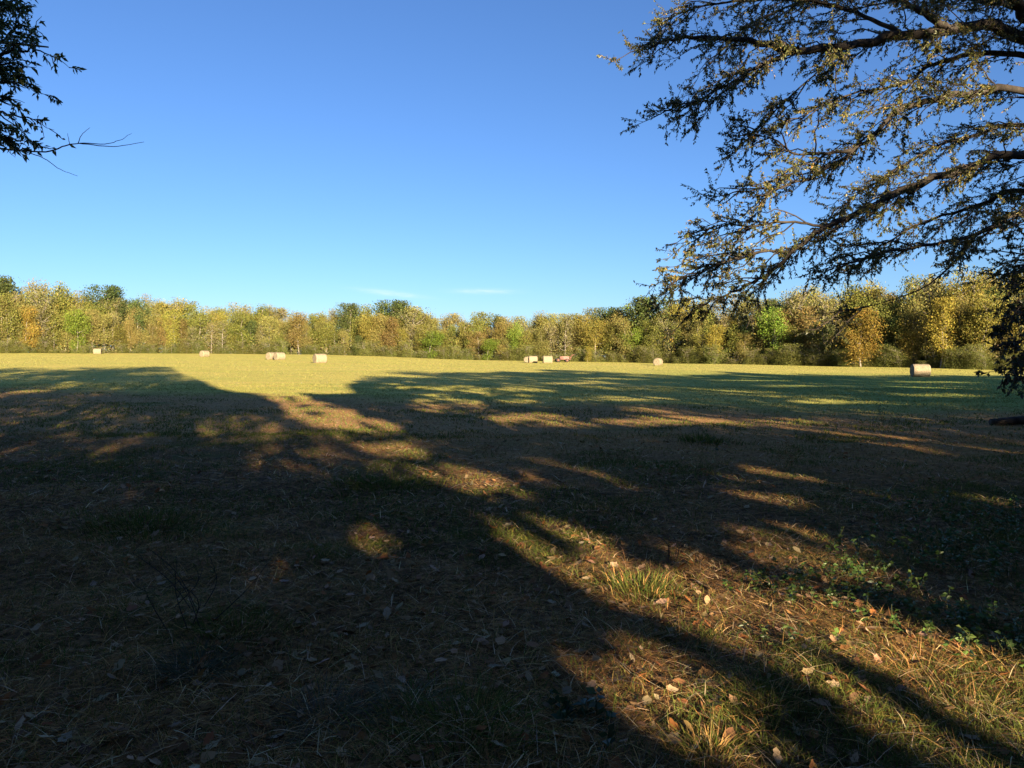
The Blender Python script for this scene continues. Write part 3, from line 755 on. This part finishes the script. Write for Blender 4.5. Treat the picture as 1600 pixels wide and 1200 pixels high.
def oak():
    x0, y0 = 11.4, 13.0
    root = tag(empty('oak_tree', (0, 0, 0)), 'big oak with long dark leafy boughs hanging in from the right', 'tree')
    root.location = (x0, y0, tz(x0, y0))
    base = np.array([x0, y0, tz(x0, y0)])
    wood, twigs, lf = Geo(), Geo(), Geo()
    TR = smooth_line([(0, 0, -.3), (.05, 0, 2.5), (-.1, .1, 5.2), (-.35, .1, 8), (-.2, .2, 11), (.1, .3, 14)], 26)
    tube(wood, TR, np.concatenate([[.62, .5], np.linspace(.44, .10, 24)]), 12)
    def A(*pts): return [air_at(*p) - base for p in pts]
    tk = lambda z: np.array([np.interp(z, TR[:, 2], TR[:, 0]), np.interp(z, TR[:, 2], TR[:, 1]), z])
    limbs = [
        ([tk(6.8)] + A((1600, 75, 12.8), (1530, 50, 12.6), (1450, 58, 12.4), (1340, 74, 12.2), (1240, 88, 12), (1190, 76, 11.8), (1120, 68, 11.5), (1050, 70, 11.3), (1010, 84, 11.2)), .17, .018, .20),
        ([tk(7.2)] + A((1600, 40, 12.6), (1575, 15, 12.4), (1540, -30, 12.2), (1480, -110, 11.8), (1380, -170, 11.4)), .18, .04, .3),
        (A((1470, 56, 12.4), (1425, 28, 12.2), (1370, 2, 12), (1300, -25, 11.8), (1220, -40, 11.6)), .09, .015, .05),
        (A((1400, 64, 12.3), (1330, 30, 12.8), (1240, 10, 13), (1150, 12, 13.2), (1075, 25, 13.3), (1035, 42, 13.3)), .06, .012, .15),
        ([tk(6.5)] + A((1585, 95, 12.9), (1500, 94, 13), (1440, 112, 13.2), (1400, 140, 13.2), (1330, 150, 13.2), (1240, 190, 13)), .09, .012, .3),
        ([tk(5.4)] + A((1600, 150, 12.6), (1500, 152, 12.4), (1430, 166, 12.2), (1388, 182, 12), (1365, 210, 11.9), (1325, 240, 11.8), (1270, 275, 11.6), (1210, 295, 11.5), (1150, 302, 11.4)), .10, .010, .22),
        (A((1325, 239, 11.8), (1285, 243, 11.7), (1235, 243, 11.5), (1205, 222, 11.4), (1165, 212, 11.3)), .04, .008, .1),
        ([tk(4.4)] + A((1600, 245, 12.3), (1490, 272, 12), (1400, 300, 11.8), (1335, 335, 11.6), (1285, 358, 11.5), (1245, 388, 11.4), (1210, 418, 11.3), (1165, 448, 11.2), (1125, 466, 11.1), (1090, 476, 11)), .11, .010, .18),
        (A((1285, 357, 11.5), (1230, 348, 11.4), (1170, 355, 11.2), (1130, 352, 11.1), (1100, 362, 11)), .035, .007, .1),
        (A((1235, 395, 11.4), (1180, 395, 11.2), (1125, 412, 11), (1090, 428, 10.9), (1055, 438, 10.8)), .035, .007, .1),
        ([tk(3.8)] + A((1600, 338, 11.6), (1555, 352, 11.4), (1505, 374, 11.2), (1440, 385, 11), (1370, 398, 10.9), (1300, 420, 10.8)), .08, .008, .2),
        (A((1507, 374, 11.2), (1495, 400, 11.1), (1470, 428, 11), (1430, 455, 10.9), (1375, 474, 10.8), (1310, 488, 10.8)), .028, .005, .82),
        ([tk(5.0)] + A((1600, 200, 14), (1520, 215, 14.2), (1440, 240, 14.3), (1360, 290, 14.3), (1300, 330, 14.2)), .08, .01, .15),
        ([tk(4.0)] + A((1600, 300, 13), (1530, 320, 13.4), (1450, 345, 13.6), (1380, 380, 13.6), (1330, 420, 13.5)), .07, .01, .15),
        ([tk(7.4)] + A((1580, 20, 14), (1500, 10, 14.6), (1400, 0, 15), (1290, 5, 15), (1180, 40, 15), (1120, 90, 14.8)), .09, .012, .15),
        ([tk(3.4)] + A((1640, 400, 10.5), (1600, 415, 10), (1580, 425, 9.8)), .05, .008, .35),
        (A((1240, 88, 12), (1180, 110, 11.8), (1130, 140, 11.6), (1080, 165, 11.5), (1045, 178, 11.4)), .03, .006, .1),
        (A((1330, 76, 12.1), (1270, 120, 11.8), (1215, 170, 11.6), (1170, 215, 11.5)), .028, .006, .15),
    ]
    limb_tree(root, limbs, wood, twigs, lf, 1.3, .14, .10, .053, .021, 27, OAK_COL, OAK_P, -.20)
    # crown outside the frame: high and away to the right
    for k in range(26):
        z = rng.uniform(5, 13.5); b = tk(z); th = rng.uniform(-1.9, 1.5); L = rng.uniform(3.5, 6.5) * (1.25 - z / 18)
        e = b + np.array([math.cos(th) * L, math.sin(th) * L * .9, rng.uniform(.2, .5) * L])
        tube(wood, smooth_line([b, b * .5 + e * .5 + rng.normal(0, .2, 3), e], 8), np.linspace(.10, .015, 8), 6)
        C = b + (e - b) * rng.uniform(.35, 1.1, (330, 1)) + rng.normal(0, .75, (330, 3))
        W = C + base
        C = C[~((W[:, 0] / W[:, 1] < .76) & ((W[:, 2] - CAM_H) / W[:, 1] < .55))]
        cards(lf, C, .2, pick(OAK_COL, len(C), OAK_P), 0, .5)
    obj('trunk', wood.build('trunk', M_BARK, True), root)
    tag(obj('twigs', twigs.build('twigs', M_TWIG), root), None, None, None, 'stuff')
    tag(obj('leaves', lf.build('leaves', M_LEAF), root), None, None, None, 'stuff')
    return lf
oak_leaf = oak()

# ------------------------------------------------------------------ tree at the left with the bare twig
def left_tree():
    x0, y0 = -6.6, 6.0
    root = tag(empty('broadleaf_tree', (x0, y0, tz(x0, y0))), 'dark long-leaved tree reaching in at top left with one bare twig', 'tree')
    base = np.array([x0, y0, tz(x0, y0)])
    wood, twigs, lf = Geo(), Geo(), Geo()
    TR = smooth_line([(0, 0, -.3), (.05, 0, 2), (-.1, -.1, 4.5), (0, 0, 7), (.2, 0, 10), (.1, .1, 13)], 24)
    tube(wood, TR, np.concatenate([[.45, .36], np.linspace(.31, .07, 22)]), 10)
    def A(*pts): return [air_at(*p) - base for p in pts]
    tk = lambda z: np.array([np.interp(z, TR[:, 2], TR[:, 0]), np.interp(z, TR[:, 2], TR[:, 1]), z])
    limbs = [
        ([tk(2.9)] + A((-60, 225, 5.9), (0, 235, 5.8), (75, 241, 5.7), (110, 232, 5.7), (130, 228, 5.7), (170, 229, 5.7), (195, 223, 5.7), (213, 213, 5.7)), .013, .0015, 2),
        (A((130, 228, 5.7), (185, 233, 5.7), (232, 226, 5.7)), .006, .0025, 2),
        (A((130, 228, 5.7), (136, 215, 5.7), (149, 204, 5.7)), .0045, .002, 2),
        (A((117, 230, 5.7), (114, 213, 5.7)), .004, .002, 2),
        (A((45, 240, 5.75), (75, 250, 5.7), (100, 267, 5.7), (128, 278, 5.7)), .006, .002, 2),
        ([tk(3.4)] + A((-40, 195, 5.9), (-10, 176, 5.8), (15, 180, 5.8), (36, 190, 5.75)), .03, .005, .45),
        ([tk(3.8)] + A((-40, 160, 6), (0, 140, 6), (30, 135, 6), (55, 143, 6)), .035, .005, .45),
        ([tk(4.2)] + A((-40, 110, 5.8), (0, 100, 5.7), (30, 88, 5.7), (52, 88, 5.7), (70, 80, 5.7)), .035, .005, .4),
        ([tk(4.6)] + A((-40, 60, 6.2), (0, 40, 6.2), (20, 25, 6.2), (42, 8, 6.2)), .04, .006, .4),
        ([tk(4.8)] + A((-40, 20, 5.6), (0, 10, 5.5), (15, -10, 5.5), (40, -30, 5.5)), .04, .006, .4),
        ([tk(3.9)] + A((-40, 120, 6.4), (0, 90, 6.4), (30, 60, 6.4), (45, 45, 6.4)), .03, .006, .4),
        ([tk(4.0)] + A((-60, 170, 5.5), (-20, 212, 5.5), (0, 216, 5.5), (14, 218, 5.5)), .02, .004, .6),
    ]
    cols = [(.075, .11, .036), (.095, .13, .04), (.13, .145, .042)]
    limb_tree(root, limbs, wood, twigs, lf, .42, .075, .08, .058, .021, 9, cols, None, -.15, bare=(0, 1, 2, 3, 4))
    # a few leaves still hang on the bare twig
    for p_ in ((58, 236), (66, 240), (92, 233), (90, 238), (32, 236), (115, 229), (20, 233), (8, 232)):
        b = air_at(*p_, 5.7) - base
        leaves(lf, np.array([b]), np.array([[rng.normal(0, .6), rng.normal(0, .5), -.5]]), .06, .03, pick(cols, 1), .1)
    for k in range(22):
        z = rng.uniform(3.5, 12.5); b = tk(z); th = rng.uniform(1.2, 5.6); L = rng.uniform(2.5, 5) * (1.25 - z / 17)
        e = b + np.array([math.cos(th) * L, math.sin(th) * L, rng.uniform(.2, .5) * L])
        tube(wood, smooth_line([b, b * .5 + e * .5 + rng.normal(0, .2, 3), e], 8), np.linspace(.08, .012, 8), 6)
        C = b + (e - b) * rng.uniform(.3, 1.1, (300, 1)) + rng.normal(0, .7, (300, 3))
        W = C + base
        C = C[~((W[:, 0] / np.maximum(W[:, 1], .1) > -.82) & (W[:, 1] > .2) & ((W[:, 2] - CAM_H) / np.maximum(W[:, 1], .1) < .56))]
        C = C[~open_to_sun(C + base, .2)]
        cards(lf, C, .22, pick(cols, len(C)), 0, .45)
    obj('trunk', wood.build('trunk', M_BARK, True), root)
    tag(obj('twigs', twigs.build('twigs', M_TWIG), root), None, None, None, 'stuff')
    tag(obj('leaves', lf.build('leaves', M_LEAF), root), None, None, None, 'stuff')
left_tree()

# ------------------------------------------------------------------ sapling at the right edge
def sapling():
    x0, y0 = 6.45, 8.3
    root = tag(empty('sapling', (x0, y0, tz(x0, y0))), 'dark leafy sapling hanging in at the right picture edge', 'sapling')
    base = np.array([x0, y0, tz(x0, y0)])
    wood, twigs, lf = Geo(), Geo(), Geo()
    TR = smooth_line([(0, 0, -.1), (.05, 0, 1.2), (-.1, 0, 2.4), (-.2, 0, 3.6)], 14); tube(wood, TR, np.linspace(.045, .012, 14), 7)
    def A(*pts): return [air_at(*p) - base for p in pts]
    tk = lambda z: np.array([np.interp(z, TR[:, 2], TR[:, 0]), 0, z])
    limbs = [([tk(2.6)] + A((1600, 440, 8.2), (1580, 450, 8.2)), .015, .004, .3),
             ([tk(2.2)] + A((1600, 485, 8.2), (1585, 500, 8.1), (1568, 520, 8.0)), .015, .004, .3),
             ([tk(1.7)] + A((1600, 555, 8.2), (1588, 570, 8.1), (1572, 585, 8.0)), .015, .004, .3),
             ([tk(1.6)] + A((1605, 560, 8.5), (1597, 580, 8.5), (1590, 595, 8.5)), .012, .004, .3),
             ([tk(2.0)] + A((1600, 530, 8.6), (1580, 535, 8.6), (1565, 545, 8.6)), .012, .004, .3),
             ([tk(2.4)] + A((1610, 470, 7.9), (1590, 480, 7.9), (1575, 490, 7.9)), .012, .004, .3)]
    limb_tree(root, limbs, wood, twigs, lf, .38, .075, .08, .07, .03, 6, [(.035, .05, .02), (.05, .06, .02), (.09, .06, .03)], None, -.3)
    obj('trunk', wood.build('trunk', M_BARK, True), root); tag(obj('twigs', twigs.build('twigs', M_TWIG), root), None, None, None, 'stuff')
    tag(obj('leaves', lf.build('leaves', M_LEAF), root), None, None, None, 'stuff')
sapling()

# ------------------------------------------------------------------ fallen log at the right
def log():
    x0, y0 = 13.1, 16.6
    root = tag(empty('fallen_log', (x0, y0, tz(x0, y0)), R(-4)), 'dark fallen log lying on the grass at the right edge', 'log')
    g = Geo(); P = smooth_line([(-1.9, 0, .12), (-1, .05, .17), (0, 0, .19), (1.2, -.1, .2), (2.6, 0, .22)], 30)
    tube(g, P, np.linspace(.08, .17, 30) * (1 + rng.normal(0, .04, 30)), 14, None, True); obj('bole', g.build('bole', M_BARK, True), root)
    g = Geo(); tube(g, smooth_line([(-.6, 0, .25), (-.8, -.2, .5), (-1.1, -.25, .62)], 7), np.linspace(.05, .02, 7), 7, None, True); obj('branch_stub', g.build('branch_stub', M_BARK, True), root)
log()

# ------------------------------------------------------------------ grass and litter (uncountable)
STRAW = [(.46, .27, .095), (.54, .34, .125), (.36, .195, .07), (.25, .135, .052), (.42, .205, .08)]
GREEN = [(.085, .115, .026), (.115, .135, .032), (.16, .16, .038), (.07, .10, .026)]
def strew(n, y0, y1, power=1.0, half=.80, pad=1.0):
    # even over the ground that can be seen, thinning with distance
    y = (y0 ** (2 - power) + rng.uniform(0, 1, n) * (y1 ** (2 - power) - y0 ** (2 - power))) ** (1 / (2 - power)) if power != 2 else y0 * (y1 / y0) ** rng.uniform(0, 1, n)
    x = rng.uniform(-1, 1, n) * (half * y + pad)
    return x, y
def green_amt(x, y):
    g_ = sstep(.47, .58, fbm(x, y, 1.6, 21)) * .8 + .2
    g_ = np.maximum(g_, sstep(2.6, 4.2, x) * sstep(9.5, 6, y) * .9 * (.4 + fbm(x, y, .9, 5)))
    return np.clip(g_, 0, 1)
def grass_layer(name, n, y0, y1, power, h, w, lean, label, green_k=1.0, straw_h=.35):
    x, y = strew(n, y0, y1, power)
    fm = field_mask(x, y); ga = green_amt(x, y) * green_k
    isg = rng.random(n) < np.where(fm > .5, .55, ga)
    dens = fbm(x, y, .5, 61)
    keep = (dens > .32) | (rng.random(n) < .5); x, y, isg, fm = x[keep], y[keep], isg[keep], fm[keep]; n = len(x)
    P = np.stack([x, y, terrain(x, y) - .004], 1)
    clump = .55 + .9 * fbm(x, y, .8, 71)
    H = np.where(isg, h, h * straw_h) * rng.uniform(.5, 1.3, n) * clump
    th = rng.uniform(0, 6.283, n) + fbm(x, y, 1.1, 81) * 5
    ln = np.where(isg, lean * .7, lean * 1.5) * rng.uniform(.3, 1.3, n)
    col = np.where(isg[:, None], pick(GREEN, n), pick(STRAW, n))
    fieldcol = pick([(.20, .21, .055), (.22, .21, .06), (.26, .22, .075), (.17, .19, .05)], n, None, .1, .03)
    col = np.where((fm > .5)[:, None], fieldcol, col)
    g = Geo(); blades(g, P, H, np.stack([np.cos(th), np.sin(th)], 1) * ln[:, None], (y * .0006 if w == 'far' else w) * rng.uniform(.7, 1.3, n), col)
    o = obj(name, g.build(name, M_GRASS)); tag(o, label, 'grass', None, 'stuff')
grass_layer('near_grass', 170000, 2.3, 6.5, 1.0, .05, .0034, .08, 'dry straw and short grass over the nearest ground')
grass_layer('middle_grass', 130000, 6.2, 15, 1.0, .055, .0070, .10, 'dry and green grass over the shaded middle ground')
grass_layer('margin_grass', 100000, 14, 40, 1.0, .06, .018, .10, 'mown dry grass margin before the hay field')
grass_layer('field_grass', 80000, 33, 165, 1.0, .06, 'far', .06, 'short stubble of the sunlit hay field', 1.0, .9)

def straw_layer(name, n, y0, y1, lo, hi, w, label):
    x, y = strew(n, y0, y1, 1.0); th = rng.uniform(0, 6.283, n) + fbm(x, y, .7, 8) * 4; L_ = rng.uniform(lo, hi, n)
    P = np.stack([x, y, terrain(x, y) + rng.uniform(-.002, .03, n)], 1)
    g = Geo(); blades(g, P, rng.uniform(.0, .05, n), np.stack([np.cos(th), np.sin(th)], 1) * L_[:, None], w * rng.uniform(.7, 1.4, n), pick(STRAW + [(.60, .44, .24), (.66, .50, .31), (.20, .15, .10), (.10, .07, .045)], n))
    tag(obj(name, g.build(name, M_GRASS)), label, 'straw', None, 'stuff')
straw_layer('loose_straw', 45000, 2.3, 8, .06, .26, .0035, 'loose dead straws lying criss-cross on the near ground')
straw_layer('cut_straw', 30000, 7, 24, .12, .4, .009, 'cut dead grass lying over the shaded middle ground')
# fallen leaves: the largest are pieces of the ground, the rest is litter
LEAFC = [(.21, .11, .05), (.27, .165, .085), (.16, .085, .042), (.34, .22, .125), (.26, .105, .04), (.38, .27, .17)]
def dead_leaf_mesh(seed):
    r_ = np.random.default_rng(seed)
    n = 7; t = np.linspace(0, 1, n); w = np.sin(t ** .8 * math.pi) * r_.uniform(.20, .34) * (1 + .25 * np.sin(t * 19 + seed)) + .01
    curl = r_.uniform(.1, .5); z = curl * (t - .5) ** 2 + .02; lift = r_.uniform(.05, .30)
    mid = np.stack([t - .5, r_.normal(0, .015, n), z], 1)
    l = mid + np.stack([np.zeros(n), w, w * lift + r_.normal(0, .02, n)], 1); q = mid + np.stack([np.zeros(n), -w, w * lift + r_.normal(0, .02, n)], 1)
    V = np.concatenate([l, mid, q]); i = np.arange(n - 1)
    F = np.concatenate([np.stack([i, i + 1, i + n + 1, i + n], 1), np.stack([i + n, i + n + 1, i + 2 * n + 1, i + 2 * n], 1)])
    return V, F
LV = [dead_leaf_mesh(s) for s in range(12)]
leaf_me = []
for s, (V, F) in enumerate(LV):
    for c in range(2): leaf_me.append(mesh('fallen_leaf', V, [F], M_LITTER, vary(LEAFC[(s + c * 3) % 6], len(V), .12), smooth=False))
x, y = strew(280, 2.5, 6.0, 1.0, .74, .2)
for i in range(280):
    if rng.random() < .45 * (x[i] > .5): continue
    s = rng.uniform(.035, .075)
    obj('fallen_leaf', leaf_me[rng.integers(0, len(leaf_me))], ground, (x[i], y[i], tz(x[i], y[i]) + rng.uniform(.008, .04)), (rng.normal(0, .35), rng.normal(0, .35), rng.uniform(0, 6.283)), (s, s, s))
g = Geo()
x, y = strew(9000, 2.3, 14, 1.2)
keep = (rng.random(9000) < .35 + .65 * (fbm(x, y, 1.3, 91) > .5)) & ~((x > 2.6) & (y < 9) & (rng.random(9000) < .6)); x, y = x[keep], y[keep]
z = terrain(x, y)
for s in range(12):
    ix = np.arange(s, len(x), 12); V, F = LV[s]; n = len(ix)
    sc = rng.uniform(.03, .085, n); th = rng.uniform(0, 6.283, n); tl = rng.normal(0, .3, (n, 2))
    vx = V[None, :, 0] * sc[:, None]; vy = V[None, :, 1] * sc[:, None]; vz = V[None, :, 2] * sc[:, None] + vx * tl[:, :1] + vy * tl[:, 1:]
    W = np.stack([vx * np.cos(th)[:, None] - vy * np.sin(th)[:, None] + x[ix][:, None], vx * np.sin(th)[:, None] + vy * np.cos(th)[:, None] + y[ix][:, None], vz + (z[ix] + rng.uniform(.004, .03, n))[:, None]], -1)
    FF = (F[None] + (np.arange(n) * len(V))[:, None, None]).reshape(-1, 4)
    g.add(W.reshape(-1, 3), FF, None, np.repeat(pick(LEAFC, n), len(V), 0))
tag(obj('leaf_litter', g.build('leaf_litter', M_LITTER)), 'brown fallen leaves littering the shaded near ground', 'leaf litter', None, 'stuff')

# ------------------------------------------------------------------ tufts, weeds and dead stalks one can point at
def tuft(px, row, n, h, spread, cols, label, lean=.6, w=.005, name='grass_tuft'):
    x, y = ground_at(px, row); root = tag(empty(name, (x, y, tz(x, y))), label, 'grass tuft', 'grass tufts on the near ground')
    h *= .48; lean *= 1.7; b = rng.normal(0, spread * .5, (n, 2)); out = unit(b + rng.normal(0, .02, (n, 2))); 
    P = np.concatenate([b, (terrain(b[:, 0] + x, b[:, 1] + y) - tz(x, y))[:, None] - .005], 1)
    H = h * rng.uniform(.45, 1.15, n); g = Geo()
    blades(g, P, H, out * (H * lean * rng.uniform(.3, 1.6, n))[:, None] + rng.normal(0, .02, (n, 2)), w * rng.uniform(.7, 1.3, n), pick(cols, n))
    tag(obj('blades', g.build('blades', M_GRASS), root), None, None, None, 'stuff')
tuft(1005, 925, 420, .22, .26, GREEN + GREEN[:2] + STRAW[:1], 'large sunlit green grass tuft right of centre', .5, .006)
tuft(1115, 1185, 380, .15, .17, GREEN[1:3] + STRAW[:2], 'yellow-green grass tuft at the bottom right of centre', .6)
tuft(300, 1050, 420, .17, .15, [(.09, .10, .06), (.13, .12, .08), (.07, .085, .05)], 'grey-green combed-over grass tuft at lower left', 1.4)
tuft(500, 1130, 330, .15, .18, [(.14, .12, .08), (.11, .10, .07)], 'dry grey grass tuft at the bottom left of centre', 1.5)
tuft(620, 1105, 300, .15, .17, [(.15, .14, .09), (.10, .11, .06)], 'pale dry grass tuft beside the bottom-centre litter', 1.3)
tuft(225, 825, 1100, .20, .6, GREEN, 'wide dark green grass patch at left of the path', .6, .008)
tuft(365, 990, 500, .16, .28, GREEN, 'small green tuft above the combed-over tuft', .8)
tuft(720, 1150, 900, .18, .36, GREEN, 'dark green grass patch at bottom centre', .8)
tuft(600, 760, 900, .18, .7, GREEN, 'dark green grass patch beyond the left litter', .6, .01)
tuft(1200, 1110, 360, .13, .25, GREEN + STRAW[:2], 'green tuft in the sunlit strip at lower right', .8)
tuft(1080, 1000, 360, .13, .28, GREEN + STRAW[:1], 'shaded green tuft below the large sunlit one', .7)
tuft(1530, 1130, 380, .12, .30, STRAW[:2] + [(.40, .31, .17)], 'long pale straw tuft at the bottom right corner', 1.8, .005)
tuft(1560, 1040, 320, .13, .26, STRAW, 'straw tuft bent over at the lower right edge', 1.8, .005)
tuft(1450, 1060, 280, .16, .25, STRAW, 'loose straw clump in the sunlit strip at right', 1.8, .005)
tuft(1100, 690, 260, .35, .5, GREEN, 'tall dark weed-grass clump in the shaded middle ground', .4, .016)

def weed(px, row, nst, h, spread, ll, lw, cols, label, name='weed_plant', nl=9):
    x, y = ground_at(px, row); root = tag(empty(name, (x, y, tz(x, y))), label, 'weed', 'broad-leaved weeds on the near ground')
    st, lf = Geo(), Geo()
    for s in range(nst):
        b = np.append(rng.normal(0, spread * .5, 2), -.01); tip = b + np.append(rng.normal(0, h * .35, 2), h * rng.uniform(.5, 1.1))
        P = smooth_line([b, b * .5 + tip * .5 + np.append(rng.normal(0, .02, 2), 0), tip], 6); tube(st, P, np.linspace(.0028, .0012, 6), 4, (.09, .10, .04))
        t_ = rng.uniform(.25, 1, nl)[:, None]; B = b + (tip - b) * t_
        D = unit(np.concatenate([rng.normal(0, 1, (nl, 2)), rng.uniform(-.1, .7, (nl, 1))], 1))
        leaves(lf, B, D, ll * .75 * rng.uniform(.6, 1.2, nl), lw * .7 * rng.uniform(.7, 1.2, nl), pick(cols, nl), .15)
    tag(obj('stems', st.build('stems', M_GRASS), root), None, None, None, 'stuff')
    tag(obj('leaves', lf.build('leaves', M_LEAF), root), None, None, None, 'stuff')
WG = [(.055, .10, .022), (.075, .12, .026), (.045, .085, .02)]
weed(1260, 925, 50, .12, .5, .06, .032, WG, 'low sunlit green weed patch right of the large tuft')
weed(1340, 905, 36, .12, .4, .05, .03, WG, 'green weed patch at the edge of the right-hand shade')
weed(1480, 880, 90, .16, .9, .06, .035, WG, 'dark green weed patch in the shade at the right')
weed(1565, 820, 90, .18, 1.1, .07, .04, WG, 'dark green weeds by the right edge beyond the shade patch')
weed(1570, 1005, 60, .15, .45, .06, .035, WG, 'dark green weed bush at the right edge near the straw')
weed(1420, 960, 50, .12, .55, .055, .03, WG, 'thin shaded weeds above the sunlit strip')
weed(1310, 1010, 3, .10, .08, .065, .05, [(.22, .32, .07), (.18, .28, .06)], 'bright pale green seedling with broad leaves in the sunlit strip', 'seedling', 3)
weed(1215, 1010, 8, .12, .14, .06, .018, WG, 'fresh green narrow-leaved weed left of the pale seedling')
weed(920, 1140, 9, .12, .16, .075, .055, [(.03, .06, .025), (.04, .075, .03)], 'dark broad-leaved weed in the shade at bottom centre')
weed(1385, 652, 4, .55, .2, .10, .04, WG, 'thin upright weed standing in the shaded field at right', 'upright_weed', 10)
weed(1112, 712, 3, .45, .15, .09, .03, [(.04, .06, .02)], 'dark upright weed in the shaded middle ground', 'upright_weed', 10)
def stalks(px, row, n, h, label):
    x, y = ground_at(px, row); root = tag(empty('dead_stalks', (x, y, tz(x, y))), label, 'dead weed', 'dead weed stalks on the near ground')
    for s in range(n):
        g = Geo(); b = np.append(rng.normal(0, .08, 2), -.01); tip = b + np.append(rng.normal(0, h * .35, 2), h * rng.uniform(.6, 1.1))
        P = smooth_line([b, b * .5 + tip * .5 + np.append(rng.normal(0, .04, 2), .03), tip], 8); tube(g, P, np.linspace(.0035, .0015, 8), 5)
        for q in range(4):
            i = rng.integers(2, 8); d = unit(rand_unit(1)[0] + (0, 0, .6)) * h * .22; tube(g, np.array([P[i], P[i] + d * .5 + rng.normal(0, .01, 3), P[i] + d]), [.002, .0016, .001], 4)
        obj('stalk', g.build('stalk', M_TWIG), root)
stalks(290, 965, 4, .42, 'dead branching weed stalks standing at left of centre')
stalks(310, 985, 5, .40, 'shorter dead weed stalks beside the taller ones at left')
stalks(1045, 880, 4, .30, 'thin dead stalks above the large sunlit tuft')
